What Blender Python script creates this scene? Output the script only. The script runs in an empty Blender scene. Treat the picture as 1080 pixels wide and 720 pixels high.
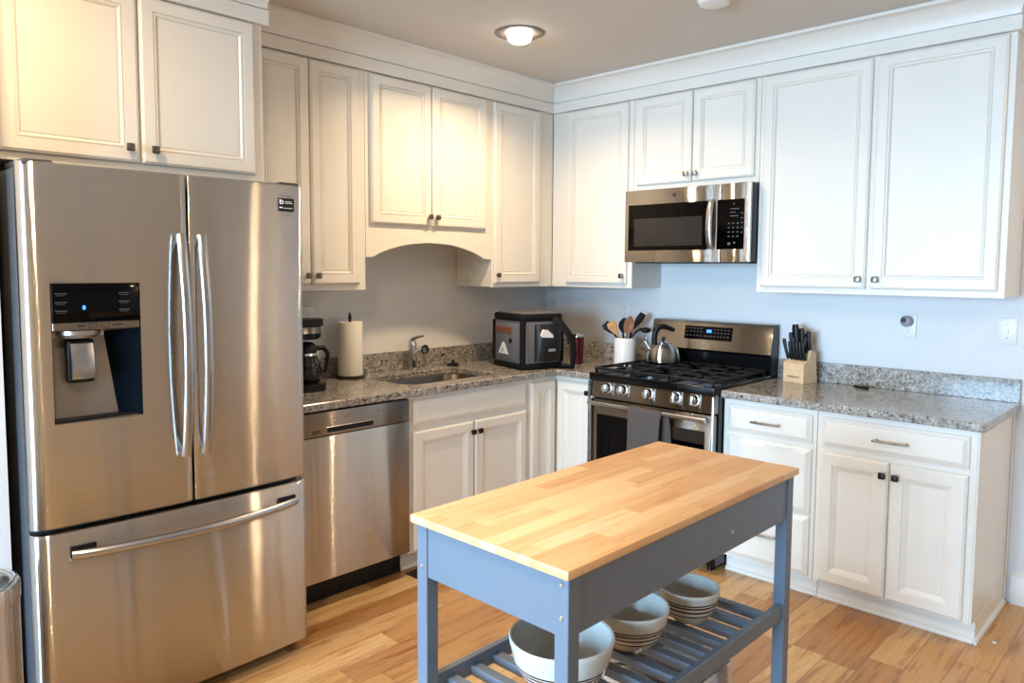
import bpy, bmesh, math, random
from mathutils import Vector, Matrix
random.seed(7)
R = math.radians
sc = bpy.context.scene
COL = sc.collection

# ---------------------------------------------------------------- camera, world, lights, exposure
CAM = (3.4323, -3.9183, 1.4858); YAW, PITCH, ROLL, FPX, PX, PY = 0.7628, -0.0731, 0.0062, 789.574, 2.5372, -18.9863
cam = bpy.data.cameras.new('camera'); cam_o = bpy.data.objects.new('camera', cam); COL.objects.link(cam_o)
d = Vector((-math.sin(YAW)*math.cos(PITCH), math.cos(YAW)*math.cos(PITCH), math.sin(PITCH)))
r = Vector((math.cos(YAW), math.sin(YAW), 0)); u = r.cross(d)
rr = math.cos(ROLL)*r + math.sin(ROLL)*u; uu = -math.sin(ROLL)*r + math.cos(ROLL)*u
m = Matrix((rr, uu, -d)).transposed().to_4x4(); m.translation = Vector(CAM)
cam_o.matrix_world = m
cam.sensor_fit = 'HORIZONTAL'; cam.sensor_width = 36.0; cam.lens = 36.0*FPX/1080.0
cam.shift_x = -PX/1080.0; cam.shift_y = PY/1080.0
cam.clip_start = 0.05
sc.camera = cam_o

sc.view_settings.view_transform = 'Standard'; sc.view_settings.look = 'None'
sc.view_settings.gamma = 1.0; sc.view_settings.use_curve_mapping = False
sc.view_settings.exposure = 0.6
sc.cycles.sample_clamp_indirect = 6.0
sc.cycles.max_bounces = 8; sc.cycles.diffuse_bounces = 5

w = bpy.data.worlds.new('world'); sc.world = w; w.use_nodes = True
w.node_tree.nodes['Background'].inputs[0].default_value = (0.50, 0.74, 1.0, 1)
w.node_tree.nodes['Background'].inputs[1].default_value = 1.5

def area(name, loc, rot, sx, sy, power, col, shape='RECTANGLE', spread=180):
    l = bpy.data.lights.new(name, 'AREA'); l.shape = shape; l.size = sx
    if shape in ('RECTANGLE', 'ELLIPSE'): l.size_y = sy
    l.energy = power; l.color = col; l.spread = R(spread)
    o = bpy.data.objects.new(name, l); COL.objects.link(o); o.location = loc; o.rotation_euler = rot
    return o
DAY = (0.42, 0.70, 1.0); WARM = (1.0, 0.72, 0.43)
# daylight entering by the two windows of the rear wall (behind the camera)
area('window_daylight', (1.40, -7.35, 1.30), (R(66), 0, 0), 1.15, 1.7, 98, DAY, spread=120)
area('window_daylight', (2.70, -7.35, 1.30), (R(66), 0, 0), 1.15, 1.7, 98, DAY, spread=120)
# the room's other recessed ceiling lamps, above and behind the camera
for p, e in (((1.12, -3.5), 11), ((4.4, -.3), 13), ((2.5, -3.85), 21), ((1.2, -6.0), 8)):
    area('ceiling_lamp_light', (p[0], p[1], 2.60), (0, 0, 0), 0.10, 0.10, e, WARM, 'DISK')

# ---------------------------------------------------------------- materials
def lin(h):
    h = h.lstrip('#'); v = [int(h[i:i+2], 16)/255 for i in (0, 2, 4)]
    return tuple(c/12.92 if c <= .04045 else ((c+.055)/1.055)**2.4 for c in v) + (1,)
class NT:
    def __init__(s, name):
        s.m = bpy.data.materials.new(name); s.m.use_nodes = True
        s.t = s.m.node_tree; s.b = s.t.nodes['Principled BSDF']
    def n(s, kind, **kw):
        x = s.t.nodes.new('ShaderNode'+kind)
        for k, v in kw.items(): setattr(x, k, v)
        return x
    def l(s, a, b): s.t.links.new(a, b)
    def math(s, op, a, b=None, c=None):
        x = s.n('Math', operation=op)
        for i, v in enumerate((a, b, c)):
            if v is None: continue
            if isinstance(v, (int, float)): x.inputs[i].default_value = v
            else: s.l(v, x.inputs[i])
        return x.outputs[0]
    def ramp(s, fac, stops, interp='LINEAR'):
        x = s.n('ValToRGB'); x.color_ramp.interpolation = interp; e = x.color_ramp.elements
        while len(e) < len(stops): e.new(0.5)
        for el, (p, c) in zip(e, stops): el.position = p; el.color = c
        s.l(fac, x.inputs[0]); return x.outputs[0]
    def mix(s, fac, a, b, kind='MIX'):
        x = s.n('Mix', data_type='RGBA', blend_type=kind)
        for i, v in ((0, fac), (6, a), (7, b)):
            if isinstance(v, (int, float, tuple)): x.inputs[i].default_value = v
            else: s.l(v, x.inputs[i])
        return x.outputs[2]
    def noise(s, vec, scale, detail=3, rough=.55):
        x = s.n('TexNoise'); x.inputs['Scale'].default_value = scale; x.inputs['Detail'].default_value = detail
        x.inputs['Roughness'].default_value = rough
        if vec is not None: s.l(vec, x.inputs['Vector'])
        return x.outputs['Fac']
    def obj(s): return s.n('TexCoord').outputs['Object']
    def scaled(s, vec, sx, sy, sz):
        x = s.n('Mapping'); x.inputs['Scale'].default_value = (sx, sy, sz); s.l(vec, x.inputs['Vector']); return x.outputs[0]
    def bump(s, h, strength, dist=.01):
        x = s.n('Bump'); x.inputs['Strength'].default_value = strength; x.inputs['Distance'].default_value = dist
        s.l(h, x.inputs['Height']); s.l(x.outputs[0], s.b.inputs['Normal'])
    def set(s, **kw):
        for k, v in kw.items(): s.b.inputs[k.replace('_', ' ')].default_value = v
        return s
def plain(name, col, rough=.5, metal=0.0, var=.06, scale=14, emit=None, **kw):
    t = NT(name); c = lin(col) if isinstance(col, str) else col
    f = t.noise(t.obj(), scale, 3)
    lo = tuple(x*(1-var) for x in c[:3])+(1,); hi = tuple(min(1, x*(1+var)) for x in c[:3])+(1,)
    t.l(t.ramp(f, [(.3, lo), (.7, hi)]), t.b.inputs['Base Color'])
    t.set(Roughness=rough, Metallic=metal, **kw)
    if emit: t.set(Emission_Color=lin(emit[0]), Emission_Strength=emit[1])
    return t.m
def steel(name, col, rough, aniso, streak=.04, horizontal=True):
    t = NT(name); c = lin(col); o = t.obj()
    f = t.noise(t.scaled(o, 3, 3, 420) if horizontal else t.scaled(o, 420, 420, 3), 1.0, 3)
    g = t.noise(t.scaled(o, 1.5, 1.5, 2.5), 1.0, 2)
    lo = tuple(x*(1-streak) for x in c[:3])+(1,); hi = tuple(min(1, x*(1+streak)) for x in c[:3])+(1,)
    t.l(t.ramp(f, [(.3, lo), (.7, hi)]), t.b.inputs['Base Color'])
    t.set(Metallic=1.0)
    t.set(Roughness=rough)
    if aniso:
        # level hairline grain: the normal is jittered up and down only, which draws reflections out upright
        tg = t.n('CombineXYZ'); tg.inputs[2].default_value = 1.0; t.l(tg.outputs[0], t.b.inputs['Tangent'])
        t.set(Anisotropic=.9)
        sm = None
        for k in (9173.0, 7411.0, 5623.0):
            wn = t.n('TexWhiteNoise', noise_dimensions='3D'); t.l(t.scaled(o, k, k, k), wn.inputs['Vector'])
            sm = wn.outputs['Value'] if sm is None else t.math('ADD', sm, wn.outputs['Value'])
        dz = t.math('MULTIPLY', t.math('SUBTRACT', sm, 1.5), aniso)
        cv = t.n('CombineXYZ'); t.l(dz, cv.inputs[2])
        ge = t.n('NewGeometry'); ad = t.n('VectorMath', operation='ADD'); t.l(ge.outputs['Normal'], ad.inputs[0]); t.l(cv.outputs[0], ad.inputs[1])
        nm = t.n('VectorMath', operation='NORMALIZE'); t.l(ad.outputs[0], nm.inputs[0]); t.l(nm.outputs[0], t.b.inputs['Normal'])
    return t.m
M = {}
M['cab'] = plain('white_cabinet_paint', (.77, .735, .665, 1), .34, var=.015, scale=5)
M['trim'] = plain('white_trim_paint', (.76, .73, .67, 1), .40, var=.015, scale=4)
M['wall'] = plain('pale_wall_paint', (.73, .725, .72, 1), .75, var=.015, scale=3)
M['wallr'] = plain('tan_wall_paint', (.50, .44, .38, 1), .8, var=.02, scale=3)
M['ceil'] = plain('ceiling_paint', (.60, .565, .525, 1), .85, var=.015, scale=3)
M['steel'] = steel('brushed_stainless', '#c2bdb6', .11, .65)
M['steel_d'] = steel('dark_brushed_stainless', '#8f8880', .15, .62)
M['chrome'] = plain('polished_chrome', '#d8d8da', .12, 1.0, var=.02)
M['handle'] = plain('satin_steel_handle', '#aeaeb0', .27, 1.0, var=.03)
M['knob'] = plain('pewter_knob', '#6d665f', .30, .9, var=.15, scale=60)
M['nickel'] = plain('nickel_pull', '#8e8a86', .3, 1.0, var=.04)
M['black'] = plain('black_enamel', '#070708', .2, var=.1, Specular_IOR_Level=.3)
M['blackm'] = plain('black_matte_plastic', '#0a0a0b', .45, var=.15, Specular_IOR_Level=.3)
M['iron'] = plain('cast_iron', '#0b0b0c', .5, var=.25, scale=90, Specular_IOR_Level=.3)
M['glass_b'] = plain('black_glass', '#030304', .06, var=.05, Specular_IOR_Level=.15)
M['glass_m'] = plain('grey_meshed_glass', '#2b2826', .12, var=.1, Specular_IOR_Level=.3)
M['grey_side'] = plain('dark_grey_appliance_side', '#3b3d40', .45, var=.05)
M['disp_grey'] = plain('grey_dispenser_plastic', '#8d8379', .32, .6, var=.05)
M['white'] = plain('white_ink', '#e4e4e2', .5, var=.02)
M['inkgrey'] = plain('grey_ink', '#8f8f8f', .5, var=.02)
M['inkdim'] = plain('dim_key_ink', '#4d4d4f', .5, var=.02)
M['blue_led'] = plain('blue_display_light', '#1030c0', .4, emit=('#2f6bff', 3.0))
M['plastic_w'] = plain('white_plastic', '#e2e2de', .35, var=.02)
M['ceramic'] = plain('white_ceramic', '#e6e3dd', .25, var=.02)
M['island'] = plain('blue_grey_paint', '#62707f', .42, var=.03, scale=6)
M['screw'] = plain('zinc_screw', '#b9bec4', .3, .9)
M['towel'] = plain('grey_terry_cloth', '#4c4541', .95, var=.18, scale=220)
M['paper'] = plain('paper_towel', '#e9e4d8', .9, var=.04, scale=120)
M['bag_grey'] = plain('grey_bag_fabric', '#656568', .75, var=.15, scale=180)
M['bag_lid'] = plain('light_grey_bag_fabric', '#5f5e5d', .7, var=.1, scale=120)
M['bag_black'] = plain('black_webbing', '#09090a', .7, var=.2, scale=150, Specular_IOR_Level=.25)
M['mesh_pocket'] = plain('black_net_pocket', '#0d0e11', .45, var=.6, scale=70)
M['orange'] = plain('orange_tag', '#7a4530', .6)
M['red'] = plain('red_metallic_paint', '#560a12', .25, .3)
M['wood_l'] = plain('pale_beech', '#c79a62', .5, var=.16, scale=30)
M['wood_d'] = plain('warm_wood', '#84522f', .5, var=.18, scale=30)
M['vent'] = plain('dark_bronze', '#2b2420', .4, .6)
M['bulb'] = plain('lit_bulb', '#fff4e0', .4, emit=('#fff0d8', 14.0))
M['lamp_trim'] = plain('shaded_lamp_trim', '#6f6860', .5)  # white trim ring; its shade is put into this grey
M['navy'] = plain('dark_navy_plastic', '#050b12', .85, Specular_IOR_Level=.04)
M['brown_strip'] = plain('brown_window_strip', '#2c241c', .3, Specular_IOR_Level=.1)
M['sink'] = plain('dark_sink_steel', '#7d756c', .33, 1.0, var=.08)  # dark brownish grey steel for the basin

def granite():
    t = NT('speckled_granite'); o = t.obj()
    a = t.noise(o, 30, 5, .7); b = t.noise(o, 85, 4, .75)
    v = t.n('TexVoronoi'); v.inputs['Scale'].default_value = 120; t.l(o, v.inputs['Vector'])
    base = t.ramp(a, [(.32, lin('#3c3733')), (.44, lin('#7a746b')), (.56, lin('#a29c93')), (.70, lin('#cfcac2'))])
    sp = t.ramp(b, [(.38, lin('#171514')), (.46, lin('#77716a')), (.55, lin('#a8a29a')), (.66, lin('#d6d2cb'))])
    x = t.mix(.55, base, sp)
    dk = t.ramp(t.noise(o, 42, 3, .55), [(.60, (0, 0, 0, 1)), (.65, (1, 1, 1, 1))])
    x = t.mix(t.math('MULTIPLY', dk, .88), x, lin('#1d1a19'))
    wt = t.ramp(t.noise(o, 26, 4, .7), [(.60, (0, 0, 0, 1)), (.70, (1, 1, 1, 1))])
    x = t.mix(t.math('MULTIPLY', wt, .45), x, lin('#d9d5cf'))
    vr = t.math('LESS_THAN', v.outputs['Distance'], .20)
    x = t.mix(t.math('MULTIPLY', vr, .35), x, lin('#dcd8d1'))
    t.l(x, t.b.inputs['Base Color']); t.set(Roughness=.17, Coat_Weight=.15)
    return t.m
M['granite'] = granite()

def planks(name, W, L, cols, seamcol, grain, rough, seam=.0016, bumpy=.15, knots=True):
    """boards run along local Y; W board width, L mean board length."""
    t = NT(name); o = t.obj(); s = t.n('SeparateXYZ'); t.l(o, s.inputs[0]); X, Y = s.outputs[0], s.outputs[1]
    ix = t.math('FLOOR', t.math('DIVIDE', X, W))
    wn = t.n('TexWhiteNoise', noise_dimensions='1D'); t.l(ix, wn.inputs['W'])
    yo = t.math('ADD', Y, t.math('MULTIPLY', wn.outputs['Value'], L*5))
    iy = t.math('FLOOR', t.math('DIVIDE', yo, L))
    cv = t.n('CombineXYZ'); t.l(ix, cv.inputs[0]); t.l(iy, cv.inputs[1])
    w2 = t.n('TexWhiteNoise', noise_dimensions='3D'); t.l(cv.outputs[0], w2.inputs['Vector'])
    tone = t.ramp(w2.outputs['Value'], [(i/(len(cols)-1), lin(c)) for i, c in enumerate(cols)])
    # grain, shifted per board
    off = t.n('VectorMath', operation='MULTIPLY'); t.l(w2.outputs['Color'], off.inputs[0]); off.inputs[1].default_value = (9, 9, 9)
    av = t.n('VectorMath', operation='ADD'); t.l(o, av.inputs[0]); t.l(off.outputs[0], av.inputs[1])
    g1 = t.noise(t.scaled(av.outputs[0], 22, 2.2, 1), 1.6, 6, .68)
    g2 = t.noise(t.scaled(av.outputs[0], 120, 3.0, 1), 1.0, 4, .6)
    dark = t.ramp(g1, [(.34, grain), (.50, (1, 1, 1, 1)), (.60, (1, 1, 1, 1)), (.74, tuple(.5+.5*c for c in grain[:3])+(1,))])
    x = t.mix(1.0, tone, dark, 'MULTIPLY')
    x = t.mix(.35, x, t.mix(1.0, x, t.ramp(g2, [(.3, grain), (.6, (1, 1, 1, 1))]), 'MULTIPLY'))
    if knots:
        k = t.noise(t.scaled(av.outputs[0], 5, 1.6, 1), 1.3, 3, .6)
        x = t.mix(t.math('MULTIPLY', t.ramp(k, [(.66, (0, 0, 0, 1)), (.76, (1, 1, 1, 1))]), .7), x, lin('#6b4427'))
    fx = t.math('ABSOLUTE', t.math('SUBTRACT', t.math('FRACT', t.math('DIVIDE', X, W)), .5))
    fy = t.math('ABSOLUTE', t.math('SUBTRACT', t.math('FRACT', t.math('DIVIDE', yo, L)), .5))
    sx = t.math('GREATER_THAN', fx, .5-seam/W); sy = t.math('GREATER_THAN', fy, .5-seam/L)
    sm = t.math('MAXIMUM', sx, sy)
    x = t.mix(t.math('MULTIPLY', sm, .6), x, lin(seamcol))
    t.l(x, t.b.inputs['Base Color']); t.set(Roughness=rough)
    t.bump(t.math('SUBTRACT', t.math('MULTIPLY', g2, .15), sm), bumpy, .0015)
    return t.m
M['floor'] = planks('hickory_floorboards', .125, .95, ['#a3723f', '#bf8f58', '#cda46c', '#dab680', '#b38250', '#d3ac74'], '#5a3a20', (.62, .47, .36, 1), .30)
M['butcher'] = planks('butcher_block', .048, .34, ['#d9ad77', '#e3bc88', '#e8c593', '#deb37f', '#d6a46e', '#eacb9e'], '#b98a55', (.86, .76, .66, 1), .5, seam=.0004, bumpy=.05, knots=False)

def bowl_mat():
    t = NT('striped_stoneware'); s = t.n('SeparateXYZ'); t.l(t.obj(), s.inputs[0])
    cr, bk, rd, tn = lin('#cac7bc'), lin('#15120f'), lin('#5e2a20'), lin('#b7aa98')
    st = [(0, tn), (.022, tn), (.024, bk), (.0275, cr), (.035, rd), (.041, cr), (.0455, rd), (.0505, cr), (.053, bk), (.0565, cr)]
    z = t.math('DIVIDE', s.outputs[2], .12)
    t.l(t.ramp(z, [(p*1.25/.12, c) for p, c in st], 'CONSTANT'), t.b.inputs['Base Color']); t.set(Roughness=.25)
    return t.m
M['bowl'] = bowl_mat()
M['bowl_in'] = plain('pale_glaze', '#bcc0bb', .2, var=.03)

# ---------------------------------------------------------------- mesh helpers
class MB:
    def __init__(s): s.bm = bmesh.new()
    def box(s, x0, x1, y0, y1, z0, z1, bev=0, seg=2, rot=None):
        b = bmesh.new() if bev else s.bm
        P = [(x0, y0, z0), (x1, y0, z0), (x1, y1, z0), (x0, y1, z0), (x0, y0, z1), (x1, y0, z1), (x1, y1, z1), (x0, y1, z1)]
        V = [b.verts.new(p) for p in P]
        for f in ((0, 3, 2, 1), (4, 5, 6, 7), (0, 1, 5, 4), (1, 2, 6, 5), (2, 3, 7, 6), (3, 0, 4, 7)): b.faces.new([V[i] for i in f])
        if bev:
            bmesh.ops.bevel(b, geom=b.edges[:], offset=bev, segments=seg, affect='EDGES', profile=.5)
            s.join(b)
        return s
    def join(s, b, mat=None):
        mp = {}
        for v in b.verts: mp[v] = s.bm.verts.new(mat @ v.co if mat else v.co)
        for f in b.faces:
            try: s.bm.faces.new([mp[v] for v in f.verts])
            except ValueError: pass
        b.free(); return s
    def place(s, other, loc=(0, 0, 0), rot=(0, 0, 0), order='XYZ'):
        from mathutils import Euler
        mt = Matrix.Translation(loc) @ Euler(rot, order).to_matrix().to_4x4()
        return s.join(other.bm, mt)
    def loft(s, loops, cap0=True, cap1=True, closed=True, flip=False):
        rows = [[s.bm.verts.new(p) for p in lp] for lp in loops]; n = len(rows[0])
        for a, b in zip(rows, rows[1:]):
            for i in range(n if closed else n-1):
                j = (i+1) % n; q = [a[i], a[j], b[j], b[i]]
                s.bm.faces.new(q[::-1] if flip else q)
        if cap0: s.bm.faces.new(rows[0] if flip else rows[0][::-1])
        if cap1: s.bm.faces.new(rows[-1][::-1] if flip else rows[-1])
        return s
    def lathe(s, prof, c=(0, 0, 0), seg=32, cap0=True, cap1=True):
        lp = [[(c[0]+max(rad, 1e-4)*math.cos(2*math.pi*k/seg), c[1]+max(rad, 1e-4)*math.sin(2*math.pi*k/seg), c[2]+z) for k in range(seg)] for rad, z in prof]
        return s.loft(lp, cap0, cap1)
    def tube(s, pts, rad, seg=10, closed=False, sx=1.0, up=(0, 0, 1)):
        pts = [Vector(p) for p in pts]; n = len(pts); loops = []
        rs = rad if isinstance(rad, (list, tuple)) else [rad]*n
        prevn = None
        for i, p in enumerate(pts):
            if closed: tg = (pts[(i+1) % n]-pts[i-1]).normalized()
            else: tg = (pts[min(i+1, n-1)]-pts[max(i-1, 0)]).normalized()
            if prevn is None:
                U = Vector(up)
                if abs(tg.dot(U)) > .95: U = Vector((1, 0, 0)) if abs(tg.x) < .9 else Vector((0, 1, 0))
                a = tg.cross(U).normalized()
            else: a = (prevn - tg*prevn.dot(tg)).normalized()
            prevn = a; b = a.cross(tg).normalized()
            loops.append([tuple(p + a*(rs[i]*sx*math.cos(2*math.pi*k/seg)) + b*(rs[i]*math.sin(2*math.pi*k/seg))) for k in range(seg)])
        if closed:
            rows = [[s.bm.verts.new(q) for q in lp] for lp in loops]
            for i in range(n):
                A, B = rows[i], rows[(i+1) % n]
                for k in range(seg): s.bm.faces.new([A[k], A[(k+1) % seg], B[(k+1) % seg], B[k]])
            return s
        return s.loft(loops)
    def cyl(s, p0, p1, r0, r1=None, seg=20): return s.tube([p0, p1], [r0, r0 if r1 is None else r1], seg)
    def prism(s, poly, axis, a, b):
        """poly: 2-D outline in the two other axes, extruded along axis from a to b"""
        def mk(p, t): return {'x': (t, p[0], p[1]), 'y': (p[0], t, p[1]), 'z': (p[0], p[1], t)}[axis]
        return s.loft([[mk(p, a) for p in poly], [mk(p, b) for p in poly]])
    def ball(s, c, rad, sc3=(1, 1, 1), seg=20):
        pr = []
        for k in range(seg//2+1):
            a = -math.pi/2+math.pi*k/(seg//2); pr.append((math.cos(a), math.sin(a)))
        lp = [[(c[0]+rad*sc3[0]*max(q, 1e-3)*math.cos(2*math.pi*j/seg), c[1]+rad*sc3[1]*max(q, 1e-3)*math.sin(2*math.pi*j/seg), c[2]+rad*sc3[2]*z) for j in range(seg)] for q, z in pr]
        return s.loft(lp)
def obj(name, mb, mat, parent=None, smooth=True, ang=35):
    bm = mb.bm
    bmesh.ops.recalc_face_normals(bm, faces=bm.faces[:])
    me = bpy.data.meshes.new(name); bm.to_mesh(me); bm.free()
    if smooth:
        for p in me.polygons: p.use_smooth = True
        me.set_sharp_from_angle(angle=R(ang))
    me.materials.append(mat)
    o = bpy.data.objects.new(name, me); COL.objects.link(o)
    if parent: o.parent = parent
    return o
def tag(o, label, cat, group=None):
    o['label'] = label; o['category'] = cat
    if group: o['group'] = group
    return o
def thing(name, label, cat, loc=(0, 0, 0), rz=0, group=None):
    o = bpy.data.objects.new(name, None); COL.objects.link(o); o.location = loc; o.rotation_euler = (0, 0, rz)
    o.empty_display_size = .05
    return tag(o, label, cat, group)
def struct(name, mb, mat, parent=None, **k):
    o = obj(name, mb, mat, parent, **k); o['kind'] = 'structure'; return o
def rrect(x0, x1, y0, y1, rad, seg=6):
    out = []
    for cx, cy, a0 in ((x1-rad, y0+rad, -90), (x1-rad, y1-rad, 0), (x0+rad, y1-rad, 90), (x0+rad, y0+rad, 180)):
        for k in range(seg+1):
            a = R(a0+90*k/seg); out.append((cx+rad*math.cos(a), cy+rad*math.sin(a)))
    return out

# ---------------------------------------------------------------- the room
H = 2.612; RX, RY = 6.2, -7.5
struct('floor', MB().box(0, RX, RY, 0, -.05, 0), M['floor'])
struct('ceiling', MB().box(-.1, RX+.1, RY-.1, .1, H, H+.06), M['ceil'])
struct('wall_left', MB().box(-.1, 0, RY, .1, 0, H), M['wall'])
struct('wall_back', MB().box(-.1, RX+.1, 0, .1, 0, H), M['wall'])
struct('wall_right', MB().box(RX, RX+.1, RY, .0, 0, H), M['wallr'])
mb = MB()
for x0, x1, z0, z1 in ((-.1, .8, 0, H), (.8, 2.0, 0, .42), (.8, 2.0, 2.2, H), (2.0, 2.1, 0, H), (2.1, 3.3, 0, .42), (2.1, 3.3, 2.2, H), (3.3, RX+.1, 0, H)):
    mb.box(x0, x1, RY-.1, RY, z0, z1)
struct('wall_rear', mb, M['wall'])
struct('wall_alcove', MB().box(0, .765, RY, -3.362, 0, H), M['wall'])
# baseboard beyond the cabinets on the back wall
mb = MB(); pr = [(0, 0), (-.016, 0), (-.016, .11), (-.011, .118), (-.011, .135), (-.006, .142), (0, .145)]
mb.loft([[(2.79, y, z) for y, z in pr], [(RX, y, z) for y, z in pr]]); struct('baseboard_back', mb, M['trim'])

# crown: a flat board over the cabinet doors and a cove up to the ceiling, mitred round the corner
def sweep(path, prof):
    n = len(path); nr = []
    for i in range(n-1):
        dx, dy = path[i+1][0]-path[i][0], path[i+1][1]-path[i][1]; L = math.hypot(dx, dy); nr.append((dy/L, -dx/L))
    loops = []
    for i in range(n):
        a = nr[max(i-1, 0)]; b = nr[min(i, n-2)]
        k = 1+a[0]*b[0]+a[1]*b[1]; mx, my = (a[0]+b[0])/k, (a[1]+b[1])/k
        loops.append([(path[i][0]+mx*p, path[i][1]+my*p, z) for p, z in prof])
    return MB().loft(loops)
LINE = [(.578, -3.362), (.578, -2.405), (.311, -2.405), (.311, -.311), (2.755, -.311), (2.755, 0)]
struct('trim_1', sweep(LINE, [(-.02, 2.447), (.021, 2.447), (.022, 2.449), (.022, 2.503), (.019, 2.5055), (.008, 2.506), (-.02, 2.506)]), M['trim'], smooth=False)
struct('trim_2', sweep(LINE, [(-.02, 2.5065), (.008, 2.5065), (.010, 2.5095), (.016, 2.5105), (.018, 2.516), (.020, 2.533), (.028, 2.551), (.040, 2.570), (.055, 2.585), (.068, 2.593), (.078, 2.596), (.080, 2.598), (.080, 2.611), (-.02, 2.611)]), M['trim'], ang=25)

# ---------------------------------------------------------------- cabinet parts
PROF = [(0, .0005), (0, .013), (.003, .0165), (.006, .0175), (.009, .020), (.047, .020), (.0485, .0145), (.0500, .0145), (.0520, .0185), (.056, .018), (.062, .0125), (.0635, .0085), (.0655, .0085), (.0665, .0115)]
PROF_B = [(0, .0005), (0, .013), (.003, .0165), (.006, .0175), (.009, .020), (.050, .020), (.052, .0165), (.0545, .0165), (.072, .0095), (.074, .0085), (.076, .0095)]
SLAB = [(0, .0005), (0, .008), (.004, .011), (.008, .012), (.020, .0185), (.024, .020)]
def panel_mb(x0, x1, z0, z1, y, prof):
    lp = []
    for dd, t in prof: lp.append([(x0+dd, y-t, z0+dd), (x1-dd, y-t, z0+dd), (x1-dd, y-t, z1-dd), (x0+dd, y-t, z1-dd)])
    return MB().loft(lp)
M['knobd'] = plain('dark_bronze_knob', '#2a2624', .35, .7, var=.15, scale=60)
def knob(x, z, y, parent, mat='knob'):
    mb = MB().cyl((x, y, z), (x, y-.016, z), .006, .0055, 12)
    h = MB(); lp = []
    for t, q in ((.012, .008), (.015, .0125), (.020, .014), (.025, .0125), (.027, .008)):
        lp.append([(x+a, y-t, z+b) for a, b in rrect(-q, q, -q, q, q*.35, 3)])
    mb.loft(lp); return obj('knob', mb, M[mat], parent)
def door(parent, x0, x1, z0, z1, y, kx=None, kz=None, prof=PROF, kmat='knob', name='door'):
    o = obj(name, panel_mb(x0, x1, z0, z1, y, prof), M['cab'], parent, smooth=False)
    if kx is not None: knob(kx, kz, y-.0195, o, kmat)
    return o
def pull(xc, z, y, parent, half=.068):
    mb = MB(); pts = []
    for k in range(13):
        t = -1+k/6; pts.append((xc+t*half, y-.030-.004*(1-t*t), z))
    mb.tube(pts, [.005]*13, 10, sx=1.2)
    for sg in (-1, 1): mb.cyl((xc+sg*half*.86, y, z), (xc+sg*half*.86, y-.031, z), .0045, seg=10)
    return obj('handle', mb, M['nickel'], parent)
def drawer(parent, x0, x1, z0, z1, y, px=None, pz=None, name='drawer'):
    o = obj(name, panel_mb(x0, x1, z0, z1, y, SLAB), M['cab'], parent, smooth=False)
    if px is not None: pull(px, pz, y-.0195, o)
    return o
LEFT = R(90); DU = .31
def upper(label, x0, w_, z0, z1, depth, left_run, doors, back=.003, ff=.019):
    t = thing('wall_cabinet', label, 'cabinet', (0, x0, 0) if left_run else (x0, 0, 0), LEFT if left_run else 0)
    obj('carcass', MB().box(.0008, w_-.0008, -depth+ff+.0005, -back, z0+.004, z1, .0), M['cab'], t, smooth=False)
    obj('face_frame', MB().box(.0008, w_-.0008, -depth, -depth+ff, z0, z1, .0008, 1), M['cab'], t, smooth=False)
    for (a, b, c, e, kx, kz) in doors: door(t, a-x0, b-x0, c, e, -depth, None if kx is None else kx-x0, kz, kmat='nickel' if not left_run and kx and kx > 1.0 else 'knob')
    return t
ZB, ZT = 1.376, 2.446
upper('deep white two-door cabinet above the refrigerator', -3.362, .957, 1.825, ZT, .578, True,
      [(-3.312, -2.886, 1.853, 2.440, -2.925, 1.903), (-2.878, -2.446, 1.853, 2.440, -2.840, 1.903)])
upper('tall white two-door wall cabinet between refrigerator and sink window arch', -2.404, .676, ZB, ZT, DU, True,
      [(-2.315, -2.045, 1.405, 2.440, -2.066, 1.447), (-2.037, -1.770, 1.405, 2.440, -2.014, 1.447)])
t = upper('short white two-door wall cabinet above the sink with arched valance', -1.7265, .8775, 1.69, ZT, DU, True,
      [(-1.699, -1.313, 1.708, 2.440, -1.335, 1.756), (-1.306, -.905, 1.708, 2.440, -1.283, 1.756)])
a0, a1 = .0008, .8767; pts = [(a0, 1.6895), (a0, 1.540), (.045, 1.540)]
for k in range(1, 24):
    s_ = k/24; pts.append((.045+(.82-.045)*s_, 1.540+.080*(1-(2*s_-1)**2)**.85))
pts += [(.82, 1.540), (a1, 1.540), (a1, 1.6895)]
obj('valance', MB().prism(pts, 'y', -DU, -DU+.019), M['cab'], t, smooth=False)
upper('narrow white single-door wall cabinet just right of the sink arch', -.848, .536, ZB, ZT, DU, True,
      [(-.838, -.443, 1.400, 2.440, -.822, 1.447)])
upper('white single-door wall cabinet between the corner and the microwave', .3115, .6105, ZB, ZT, DU, False,
      [(.437, .890, 1.400, 2.440, .868, 1.447)])
upper('small white two-door cabinet directly above the microwave', .9225, .762, 1.9285, ZT, DU, False,
      [(.948, 1.302, 1.960, 2.440, 1.280, 2.000), (1.310, 1.660, 1.960, 2.440, 1.333, 2.000)])
upper('large white two-door wall cabinet above the knife block', 1.685, 1.0775, ZB, ZT, DU, False,
      [(1.708, 2.218, 1.403, 2.440, 2.190, 1.447), (2.241, 2.737, 1.403, 2.440, 2.266, 1.447)])
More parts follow.
